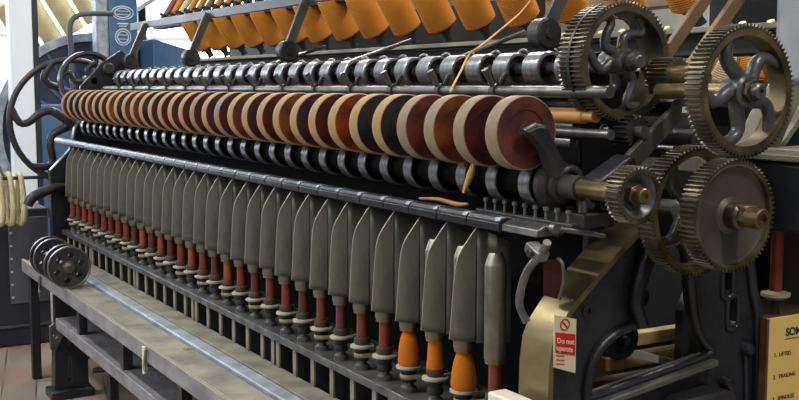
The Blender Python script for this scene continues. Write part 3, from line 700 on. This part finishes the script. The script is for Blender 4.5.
MB().lathe([(-.02, .118), (-.02, .130), (.02, .130), (.02, .118)], 'X', seg=48).build('rim_band', M['gear_paint'], t)
t = thing('end_lever', 'dark iron lever plate with round pivot at the far end of the upper rollers', 'lever', (-3.2, 0, 0))
MB().prism([(.10, 1.17), (.105, 1.20), (.20, 1.30), (.285, 1.355), (.31, 1.34), (.30, 1.25), (.20, 1.19)], 'X', -.02, .0).build('plate', M['black_iron'], t, bevel=.003)
MB().lathe([(0, .026), (.02, .026), (.024, .02), (.024, 0)], 'X', (0, .225, 1.275), 20).build('pivot', M['dark_iron'], t)
t = thing('far_end_frame', 'dark end frame at the far left end beyond the last spindles', 'machine frame', (0, 0, 0))
MB().prism([(-.03, 0), (-.03, .84), (.06, .93), (.08, 1.02), (.22, 1.20), (.30, 1.24), (.5, 1.2), (.55, 0)], 'X', -3.26, -3.22).build('web_plate', M['black_iron'], t, bevel=.004)
MB().tube([(-3.18, -.135, .70), (-3.18, -.11, .735), (-3.19, -.03, .765), (-3.21, .03, .77)], [.02, .024, .02, .016], 10).build('grip_arm', M['dark_iron'], t, smooth=60)

# ------------------------------------------------------------------ creel
cr = thing('bobbin_creel', 'black creel frame of long flat bar and pivoted struts above the rollers', 'creel', (0, 0, 0))
MB().box(-3.42, .1, .392, .404, 1.452, 1.484).build('long_bar', M['dark_iron'], cr, bevel=.002)
for x in (-3.15, -2.37, -1.5, -.24):
    mb = MB(); mb.bar((x, .31, 1.31), (x-.04, .395, 1.47) if x < -1 else (x-.0, .40, 1.47), .012, .03, up=(0, -1, .4)); mb.build('strut', M['gear_paint'], cr, bevel=.002)
    mb = MB(); mb.lathe([(-.02, 0), (-.02, .032), (.012, .032), (.016, .028), (.016, .012), (.022, .011), (.022, 0)], 'X', (x, .31, 1.305), 22); mb.build('pivot_boss', M['dark_iron'], cr)
    mb = MB(); mb.bar((x, .315, 1.30), (x, .36, 1.22), .02, .04, up=(0, 1, .3)); mb.build('pivot_arm', M['dark_iron'], cr, bevel=.003)
tag(MB().box(-3.4, .9, .66, .74, 1.262, 1.308).build('creel_beam', M['dull_black'], bevel=.004), 'long black beam under the row of orange bobbins', 'beam')
tag(MB().box(-3.4, .9, .62, .74, 1.310, 1.322).build('creel_shelf', M['ledge'], bevel=.002), 'pale narrow shelf board under the feet of the orange bobbins', 'shelf')
tag(MB().box(-3.4, -1.0, .86, .90, 0, 1.46).build('creel_back_board', M['dull_black'], bevel=.004), 'dark board closing the creel behind the orange bobbins', 'panel')
lean = math.radians(31)
b0 = {}
def creel_bobbin(loc, lean, ym, lab, group, L=.15, R=.047):
    key = (ym, round(lean, 2))
    if key in b0:
        return dup(b0[key], loc, lab)
    t = thing('creel_bobbin', lab, 'bobbin', loc, group, (lean, 0, 0))
    MB().lathe([(0, 0), (0, R*.8), (.006, R*.97), (.02, R), (L-.02, R), (L, R*.9), (L, 0)], seg=32).build('yarn', M[ym], t)
    MB().lathe([(-.008, 0), (-.008, .028), (0, .03), (0, 0)], seg=18).build('base_flange', M['dull_black'], t)
    MB().lathe([(-.045, 0), (-.045, .016), (-.03, .012), (-.008, .018), (-.008, 0)], seg=14).build('peg', M['dull_black'], t)
    b0[key] = t
    return t
for j in range(16):
    x = -.2-.2*j
    creel_bobbin((x, .675, 1.372), lean, 'amber_yarn', 'big amber-orange yarn bobbin leaning over the black creel beam, %s from the gear end' % ORD[j+1], 'orange bobbins on the lower creel')
UT = ['brown_yarn', 'amber_yarn', 'cream_yarn', 'amber_yarn', 'brown_yarn', 'amber_yarn', 'cream_yarn', 'amber_yarn'] + ['amber_yarn', 'amber_yarn', 'brown_yarn', 'amber_yarn', 'amber_yarn', 'cream_yarn', 'amber_yarn', 'brown_yarn', 'amber_yarn', 'brown_yarn', 'amber_yarn', 'amber_yarn', 'cream_yarn', 'cream_yarn', 'amber_yarn', 'brown_yarn']
for j in range(16):
    x = -1.95-.12*j; ym = UT[j]
    creel_bobbin((x, .665, 1.545), -math.radians(32), ym, '%s yarn bobbin of the upper creel row leaning away, %s from the right' % ({'amber_yarn': 'amber', 'brown_yarn': 'brown', 'cream_yarn': 'cream'}[ym], ORD[j+1]), 'bobbins on the upper creel row', .30, .0145)
tag(MB().box(-3.75, -1.6, .60, .66, 1.478, 1.500).build('creel_beam', M['dull_black'], bevel=.003), 'short dark beam under the upper creel row at the far left', 'beam')
# yarn guide rods and the yarn
for x, lab in ((-1.75, 'far'), (-1.18, 'middle'), (-.62, 'near')):
    tag(MB().rod((x+.02, .33, 1.262), (x-.08, .60, 1.335), .006, 8).build('yarn_guide_rod', M['grey_steel']), 'slanting thin steel guide rod behind the upper rollers, the %s one' % {'far': 'leftmost', 'middle': 'middle', 'near': 'rightmost'}[lab], 'rod', 'slanting guide rods')
tag(MB().tube([(-.63, .535, 1.46), (-.605, .545, 1.402), (-.514, .36, 1.303), (-.452, .27, 1.270), (-.411, .222, 1.236), (-.33, .14, 1.188)], .0024, 6, smooth=3).build('yarn', M['gold_thread'], smooth=60), 'single golden strand of yarn running down over the upper rollers', 'yarn')
tag(MB().tube([(-.16, .085, 1.062), (-.157, .075, 1.035), (-.165, .065, 1.0)], [.002, .008, .003], 8).build('yarn_tuft', M['gold_thread'], smooth=60), 'loose tuft of golden yarn caught below the wooden rollers', 'yarn')
tag(MB().tube([(-.30, .05, .979), (-.24, .056, .982), (-.18, .06, .978), (-.14, .058, .982)], [.002, .004, .005, .0025], 8).build('yarn_waste', M['tan_wood'], smooth=60), 'twist of tan yarn waste lying on the black hinged rail', 'yarn')

# ------------------------------------------------------------------ signs
t = thing('caution_tag', 'white and red notice reading Do not operate on the end frame', 'sign', (.1505, .033, .735))
MB().prism([(0, .008), (.046, -.008), (.046, .083), (.0, .095)], 'X', 0, .0015).build('card', M['sign_white'], t, smooth=0)
MB().prism([(.003, .032), (.044, .022), (.044, .058), (.003, .066)], 'X', .0015, .0025).build('red_panel', M['sign_red'], t, smooth=0)
mb = MB(); mb.tube([(.002, .022+.009*math.cos(2*PI*i/20), .0765+.009*math.sin(2*PI*i/20)) for i in range(20)], .0013, 6, smooth=1, closed=True); mb.rod((.002, .0155, .083), (.002, .0285, .070), .0013, 6); mb.build('prohibition_ring', M['sign_red'], t, smooth=60)
text_mesh('Do not', .0122, 'lettering', M['sign_white'], t, yz_text(.0028, .005, .0485) @ Matrix(((1, 0, 0, 0), (-.2, 1, 0, 0), (0, 0, 1, 0), (0, 0, 0, 1))), bold=.0003)
text_mesh('operate', .0124, 'lettering', M['sign_white'], t, yz_text(.0028, .0045, .0365) @ Matrix(((.86, 0, 0, 0), (-.2, 1, 0, 0), (0, 0, 1, 0), (0, 0, 0, 1))), bold=.0003)
for k in range(3):
    mb = MB(); mb.bar((.002, .005, .027-.007*k), (.002, .022, .024-.007*k), .0008, .0018, up=(0, 0, 1)); mb.build('small_print', M['sign_red'], t, smooth=0)
t = thing('notice_board', 'pale yellow notice with black typed lines at the right edge', 'sign', (.166, .522, .60))
MB().box(-.012, 0, 0, .24, -.3, .170).build('board', M['sign_yellow'], t, smooth=0)
MB().box(-.014, .002, -.006, 0, -.3, .172).build('edge_trim', M['brown_wood'], t, smooth=0)
text_mesh('SOM', .021, 'lettering', M['ink'], t, yz_text(.0006, .047, .135), bold=.0005)
mb = MB(); mb.box(.0005, .001, .045, .15, .1285, .1297); mb.build('underline', M['ink'], t, smooth=0)
for k, s in enumerate(('1.  LIFTED', '2.  TRAILING', '3.  SPINDLES')):
    text_mesh(s, .0108, 'lettering', M['ink'], t, yz_text(.0006, .017, .098-.042*k))

# ------------------------------------------------------------------ right and behind: far side of the machine
t = thing('far_side_spindle', 'red-brown bobbin on pale disc beyond the notice board', 'spindle', (.10, .615, .76))
MB().cyl(.008, 0, .03, seg=14).build('base', M['dark_iron'], t)
MB().lathe([(.03, 0), (.03, .02), (.036, .028), (.042, .028), (.046, .014), (.046, 0)], seg=24).build('disc', M['disc'], t)
MB().cyl(.012, .046, .165, seg=16).build('tube', M['wood_red'], t)
tag(MB().box(-.02, .130, .56, .72, .68, .76).build('rear_block', M['brown_wood'], bevel=.003), 'dark brown block beneath the far side spindle', 'block')
t = thing('rear_housing', 'black iron housing behind the disc gear at the right edge', 'housing', (0, 0, 0))
MB().box(-.02, .2, .56, .9, .93, 1.06).build('body', M['black_iron'], t, bevel=.008)
MB().box(-.03, .21, .55, .95, 1.062, 1.075).build('lid', M['grey_green'], t, bevel=.003)
MB().box(.0, .02, .725, .9, .66, .928).build('side_post', M['dull_black'], t)
tag(MB().prism([(.60, .98), (.70, 1.14), (.84, 1.30), (.90, 1.30), (.78, 1.12), (.70, .98)], 'X', -.06, -.02).build('curved_bracket', M['grey_green'], bevel=.004), 'pale grey-green curved bracket right of the spoked gears', 'bracket')
tag(MB().box(.14, .24, .535, .66, 1.20, 1.5).build('pale_box', M['pale_grey'], bevel=.015), 'pale grey rounded metal box at the upper right corner', 'box')
t = thing('rusty_stay', 'rust-brown slanting twin stays behind the right spoked gear', 'bar', (0, 0, 0))
for d in (0, .09): MB().bar((-.05+d, .42, 1.22), (-.05+d, .62, 1.44), .012, .026, up=(0, -1, 1)).build('stay', M['rust'], t, bevel=.002)
# slats behind the frame opening
for j, (y, z, m) in enumerate(((.60, .66, 'straw_wood'), (.66, .615, 'straw_wood'), (.50, .57, 'brown_wood'))):
    tag(MB().box(-.214, -.186, y-.22, y+.32, z-.014, z+.014).build('plank', M[m], bevel=.002), ['straw coloured wooden plank, uppermost inside the frame opening', 'straw coloured wooden plank, second down inside the frame opening', 'brown wooden plank lowest inside the frame opening'][j], 'plank')
tag(MB().bar((-.16, .45, .655), (-.16, .62, .60), .012, .016).build('thin_lath', M['pale_grey']), 'thin pale lath lying slanted across the planks', 'lath')
t = thing('pulley', 'dark pulley low in the frame opening beside the arch', 'pulley', (-.02, .33, .72))
MB().lathe([(-.03, 0), (-.03, .042), (-.02, .036), (-.01, .036), (0, .042), (.006, .040), (.006, .03), (0, .028), (0, .01), (.012, .01), (.012, 0)], 'X', seg=30).build('body', M['dark_iron'], t)
MB().cyl(.008, -.1, .02, 'X', seg=12).build('shaft', M['grey_steel'], t)
tag(MB().lathe([(0, 0), (0, .03), (.05, .034), (.1, .02), (.11, 0)], 'X', (-.14, .40, .79), 20).build('iron_boss', M['dark_iron']), 'round dark boss seen through the frame opening', 'boss')
tag(MB().box(-.16, -.10, .36, .44, .76, .95).build('inner_column', M['black_iron'], bevel=.006), 'black square column inside the frame opening', 'column')

tag(MB().box(-3.2, .0, .97, .98, .0, .54).build('far_dark_sheet', M['dull_black']), 'dark sheet added to hide the bright gap on the far side of the machine', 'panel')  # added to keep the gap under the arch dark
tag(MB().box(-1.1, -.13, .86, .96, 1.15, 1.205).build('rear_beam', M['dull_black'], bevel=.003), 'dark beam carrying small yarn cones behind the spoked gears', 'beam')
tag(MB().box(-1.1, -.13, .945, .96, 1.2055, 1.34).build('rear_board', M['straw_wood'], bevel=.002), 'straw coloured board behind the small cones between the big gears', 'board')
q0 = None
for j in range(9):
    x = -1.0+.095*j; lab = 'small yarn cone behind the big gears, %s from the left' % ORD[j+1]
    o = MB().lathe([(0, 0), (0, .026), (.01, .03), (.075, .016), (.085, .008), (.085, 0)], seg=18).build('small_cone', M[('tan_wood', 'cream_yarn', 'amber_yarn')[j % 3]], None, (x, .91, 1.206)); o.rotation_euler = (0, .35 if j % 2 else -.2, 0)
    tag(o, ('tan ', 'cream ', 'amber ')[j % 3]+lab, 'yarn cone', 'small cones on the rear beam')
# second spinning frame behind
t = thing('second_frame', 'second spinning frame standing behind, its beams and rails in shadow', 'spinning frame', (0, 0, 0))
MB().box(-3.2, 1.4, 1.5, 1.62, 1.14, 1.24).build('beam', M['dull_black'], t, bevel=.004)
MB().box(-3.2, 1.4, 1.55, 1.75, .92, .97).build('rail', M['ledge'], t, bevel=.004)
MB().box(-3.2, 1.4, 1.9, 1.95, .1, 1.1).build('dark_backing', M['dull_black'], t)
MB().box(-3.2, 1.4, 1.9, 2.0, 1.5, 1.56).build('top_beam', M['rust'], t, bevel=.004)
for x in (-3.1, -1.0, 1.2): MB().box(x-.05, x+.05, 1.6, 1.9, 0, 1.56).build('upright', M['black_iron'], t, bevel=.004)
q0 = None
for j in range(22):
    x = .55-.11*j; lab = 'small tan cone of yarn on the second frame behind, %s from the right' % ORD[j+1]
    if q0 is None:
        q0 = thing('yarn_cone', lab, 'yarn cone', (x, 1.6, 1.325), 'yarn cones on the second frame', (.5, 0, .2))
        MB().lathe([(-.055, 0), (-.055, .03), (-.03, .034), (.05, .022), (.06, 0)], seg=18).build('yarn', M['tan_wood'], q0)
        MB().cyl(.012, -.07, .08, seg=10).build('core', M['cream_yarn'], q0)
    else: dup(q0, (x, 1.6, 1.325), lab)

# ------------------------------------------------------------------ left background
struct(MB().box(-4.56, -4.45, .055, .17, 0, 3.6).build('trim_1', M['col_white'], bevel=.006))
tag(MB().box(-4.50, -4.45, .172, .20, 0, 3.6).build('column_side_shade', M['navy'], bevel=.004), 'dark slim strip standing in for the shaded right side of the white column', 'post')  # the column's dark side, its shade put in as a separate strip
t = thing('cabinet', 'low navy metal cabinet on the floor at the far left', 'cabinet', (-3.62, -.22, 0))
MB().box(-.3, .0, -.5, .26, .0, .64).build('body', M['navy'], t, bevel=.008)
MB().box(.0, .008, .08, .255, .20, .60).build('door', M['navy_grey'], t, bevel=.003)
for k in range(6): MB().lathe([(0, .006), (.004, .005), (.005, 0)], 'X', (.008, .09, .23+.06*k), 10).build('rivet', M['pale_grey'], t)
MB().box(.0, .012, -.5, .26, .09, .10).build('base_strip', M['navy_grey'], t)
t = thing('drying_rail', 'dark rail above the cabinet with cream yarn hanks over it', 'rail', (-3.45, 0, .795))
MB().rod((0, -.75, 0), (0, .06, 0), .008, 10).build('bar', M['navy'], t)
MB().box(-.17, .012, .04, .06, -.20, -.156).build('bracket', M['navy'], t)
MB().box(-.012, .012, .04, .06, -.20, 0).build('upright', M['navy'], t)
for j, y in enumerate((-.205, -.160, -.115)):
    t = MB().tube([(-3.45, y, .815), (-3.428, y+.005, .79), (-3.42, y+.012, .68), (-3.422, y+.006, .61), (-3.44, y-.005, .595), (-3.462, y-.01, .625), (-3.472, y, .79)], [.011, .012, .014, .016, .012, .012, .011], 8, closed=True).build('yarn_hank', M['hank'], smooth=70)
    tag(t, ['cream yarn hank hanging on the rail, left of three', 'cream yarn hank hanging on the rail, middle of three', 'cream yarn hank hanging on the rail, nearest the white column'][j], 'yarn hank', 'cream hanks on the rail')
# carding engine: big blue-grey drum
t = thing('carding_engine', 'big blue-grey round carding drum with pale rim far behind the flywheel', 'machine', (-5.9, .85, .90))
MB().lathe([(-.3, 0), (-.3, .64), (-.0, .64), (0, .60), (-.005, .59), (-.005, 0)], 'X', seg=64, mis=[0, 0, 0, 0, 0]).build('drum', M['machine_blue_dark'], t)
MB().lathe([(0, .60), (.02, .60), (.02, .655), (-.02, .655)], 'X', seg=64).build('rim', M['strip_blue'], t)
for k in range(9):
    a = math.radians(30+15*k); mb = MB(); mb.bar((.002, .25*math.cos(a), .25*math.sin(a)), (.002, .59*math.cos(a), .59*math.sin(a)), .006, .014, up=(0, -math.sin(a), math.cos(a))); mb.build('rib', M['machine_blue'], t)
MB().box(-.3, .1, -.55, .9, -.9, -.25).build('bed', M['machine_blue'], t, bevel=.01)
MB().box(-.02, .06, -.56, -.1, -.3, .18).build('side_panel', M['machine_blue'], t, bevel=.01)
MB().box(-.25, .1, .36, .9, -.35, .05).build('guard', M['machine_blue'], t, bevel=.02)
t = thing('blue_casing', 'blue painted casing with two pale round emblems behind the creel bar', 'casing', (-5.5, .95, 0))
MB().box(-.15, 0, -.09, .10, .0, 1.95).build('body', M['machine_blue'], t, bevel=.01)
MB().box(-.12, .01, -.17, -.092, 1.2, 1.95).build('side_cover', M['strip_blue'], t, bevel=.015)
for (y, z, a, b) in ((.0, 1.67, .070, .042), (.0, 1.515, .050, .052)):
    mb = MB()
    for s in (1., .72): mb.tube([(.004, y+s*a*math.cos(2*PI*i/28), z+s*b*math.sin(2*PI*i/28)) for i in range(28)], .004, 6, smooth=1, closed=True)
    for q in (-.25, .25): mb.rod((.004, y-.55*a, z+q*b), (.004, y+.55*a, z+q*b), .003, 6)
    mb.build('emblem', M['emblem'], t, smooth=60)
MB().prism([(.12, 0), (.12, 1.50), (.40, 1.42), (.66, 1.2), (.66, 0)], 'X', -.3, .25).build('sloping_cover', M['machine_blue'], t, bevel=.01)
mb = MB(); mb.rod((.004, -.035, 1.60), (.004, .035, 1.60), .005, 6); mb.rod((.004, -.025, 1.585), (.004, .025, 1.585), .004, 6); mb.build('emblem', M['emblem'], t)
tag(MB().tube([(-5.0, .5, 0), (-5.0, .5, .7), (-5.0, .5, 1.35), (-5.0, .495, 1.48), (-5.0, .498, 1.56), (-5.0, .53, 1.605), (-5.0, .60, 1.625), (-5.0, .75, 1.63)], .016, 10).build('grey_pipe', M['navy_grey'], smooth=60), 'bent grey pipe rising before the far bobbin rack', 'pipe')
t = thing('bobbin_rack', 'sloping rack carrying cream bobbins far behind the white column', 'rack', (-6.8, 0, 0))
MB().bar((.25, .40, 1.19), (.25, 1.5, 1.87), .3, .03, up=(0, 0, 1)).build('shelf', M['pale_grey'], t)
for y, z in ((.5, 1.23), (1.4, 1.79)): MB().box(.15, .25, y-.03, y+.03, 0, z).build('leg', M['navy'], t)
for j in range(7):
    o = MB().lathe([(0, 0), (0, .066), (.02, .072), (.40, .072), (.42, .02), (.42, 0)], seg=20).build('cream_cone', M['cream_yarn'], None, (-6.5, .60+.145*j, 1.42+.085*j)); o.rotation_euler = (.54, 0, 0)
    tag(o, 'big cream yarn cone on the far sloping rack, %s from the left' % ORD[j+1], 'yarn cone', 'cream cones on the far rack')
tag(MB().box(-6.3, -3.8, 1.38, 1.44, 1.90, 1.95).build('overhead_bar', M['navy'], bevel=.004), 'dark overhead bar crossing the far left above the emblems', 'bar')

# small pieces that belong to one part of a thing hang under that part
SUB = {'edge_highlight': 'front_wrap', 'bottom_ring': 'barrel', 'set_screw': 'hub', 'nut': ('hub', 'dished_face'), 'key': 'hub', 'clamp_bolt': 'clamp', 'red_panel': 'card', 'small_print': 'card',
       'prohibition_ring': 'card', 'lettering': ('red_panel', 'board'), 'underline': 'board', 'edge_trim': 'board', 'rim': 'flange', 'spring': 'tongue', 'rim_band': 'rim', 'bright_edge': ('segment', 'arm'),
       'edge_strip': ('front_board', 'plate'), 'rivet': ('door', 'plate'), 'yarn_winding': 'tube', 'pivot_boss': 'strut', 'emblem': 'body', 'bolt_hole': 'web_plate', 'arm_rib': 'web_plate', 'opening_rib': 'web_plate'}
base = lambda o: o.name.split('.')[0]
for root in [o for o in COL.objects if o.type == 'EMPTY' and o.parent is None]:
    kids = list(root.children)
    for c in kids:
        want = SUB.get(base(c))
        if not want or base(root) == 'flywheel': continue
        want = (want,) if isinstance(want, str) else want
        if base(c) == 'rim' and base(root) == 'hand_wheel': continue
        cand = [k for k in kids if base(k) in want]
        if not cand: continue
        same = [k for k in kids if base(k) == base(c)]
        p = cand[same.index(c)] if len(cand) == len(same) else cand[0]
        if base(c) == 'bright_edge': p = min(cand, key=lambda k: abs(k.location.x-c.location.x))
        if base(p) == 'red_panel' and c.name.startswith('small'): continue
        c.parent = p; c.location = c.location-p.location
# ------------------------------------------------------------------ lamps: the ceiling ones are unseen, added for light from above
for j, (x, y) in enumerate(((-6, 1.6), (-3.2, 1.6), (-.4, 1.6), (-3.2, -1.8), (-.4, -1.8), (2.2, .2))):
    t = thing('added_ceiling_lamp', 'unseen fluorescent ceiling lamp added to light the room', 'lamp', (x, y, 3.5), 'added ceiling lamps')
    MB().box(-.7, .7, -.08, .08, .03, .1).build('housing', M['col_white'], t)
    MB().cyl(.03, -.66, .66, 'X', seg=14).build('tube', M['lamp'], t)
    L = bpy.data.lights.new('lamp_light', 'AREA'); L.shape = 'RECTANGLE'; L.size = 1.3; L.size_y = .16; L.energy = 56; L.color = (1, .965, .90)
    lo = bpy.data.objects.new('lamp_light', L); COL.objects.link(lo); lo.location = (x, y, 3.44)
def area(name, loc, target, sx, sy, e, color):
    L = bpy.data.lights.new(name, 'AREA'); L.shape = 'RECTANGLE'; L.size = sx; L.size_y = sy; L.energy = e; L.color = color
    o = bpy.data.objects.new(name, L); COL.objects.link(o); o.location = loc
    o.rotation_euler = (Vector(target)-Vector(loc)).to_track_quat('-Z', 'Y').to_euler()
    return o
area('window_daylight', (-8.6, .5, 2.2), (-2, .3, 1.0), 4.5, 1.9, 160, (.80, .90, 1.0))
area('window_daylight', (-8.6, 3.6, 2.2), (-1.5, .5, 1.0), 2.6, 1.9, 110, (.80, .90, 1.0))
area('front_fill', (-1.6, -3.6, 2.6), (-1.2, .2, .9), 4, 2., 70, (.95, .97, 1.0))  # added fill from the open front, no window on that side

w = bpy.data.worlds.new('world'); sc.world = w; w.use_nodes = True
nt = w.node_tree; bg = nt.nodes['Background']
tc = nt.nodes.new('ShaderNodeTexCoord'); sp = nt.nodes.new('ShaderNodeSeparateXYZ'); nt.links.new(tc.outputs['Generated'], sp.inputs['Vector'])
rp = nt.nodes.new('ShaderNodeValToRGB'); rp.color_ramp.elements[0].position = .0; rp.color_ramp.elements[0].color = (.05, .05, .055, 1)
rp.color_ramp.elements[1].position = .5; rp.color_ramp.elements[1].color = (.94, .945, .95, 1)
e = rp.color_ramp.elements.new(.12); e.color = (.22, .22, .23, 1)
nt.links.new(sp.outputs['Z'], rp.inputs['Fac']); nt.links.new(rp.outputs['Color'], bg.inputs['Color']); bg.inputs['Strength'].default_value = .8

# ------------------------------------------------------------------ camera
cam = bpy.data.cameras.new('camera'); co = bpy.data.objects.new('camera', cam); COL.objects.link(co)
cam.sensor_width = 36; cam.lens = 36*1080/799; cam.clip_start = .02
phi, th = math.radians(6.0256), math.radians(30.138)
F = Vector((-math.cos(th), math.sin(th), 0)); Rr = Vector((math.sin(th), math.cos(th), 0)); Zv = Vector((0, 0, 1))
fw = F*math.cos(phi)-Zv*math.sin(phi); up = F*math.sin(phi)+Zv*math.cos(phi)
mw = Matrix((Rr, up, -fw)).transposed().to_4x4(); mw.translation = (1.518, -1.051, 1.2)
co.matrix_world = mw
sc.camera = co
sc.view_settings.view_transform = 'Standard'; sc.view_settings.look = 'None'; sc.view_settings.gamma = 1; sc.view_settings.use_curve_mapping = False
sc.view_settings.exposure = 0.0
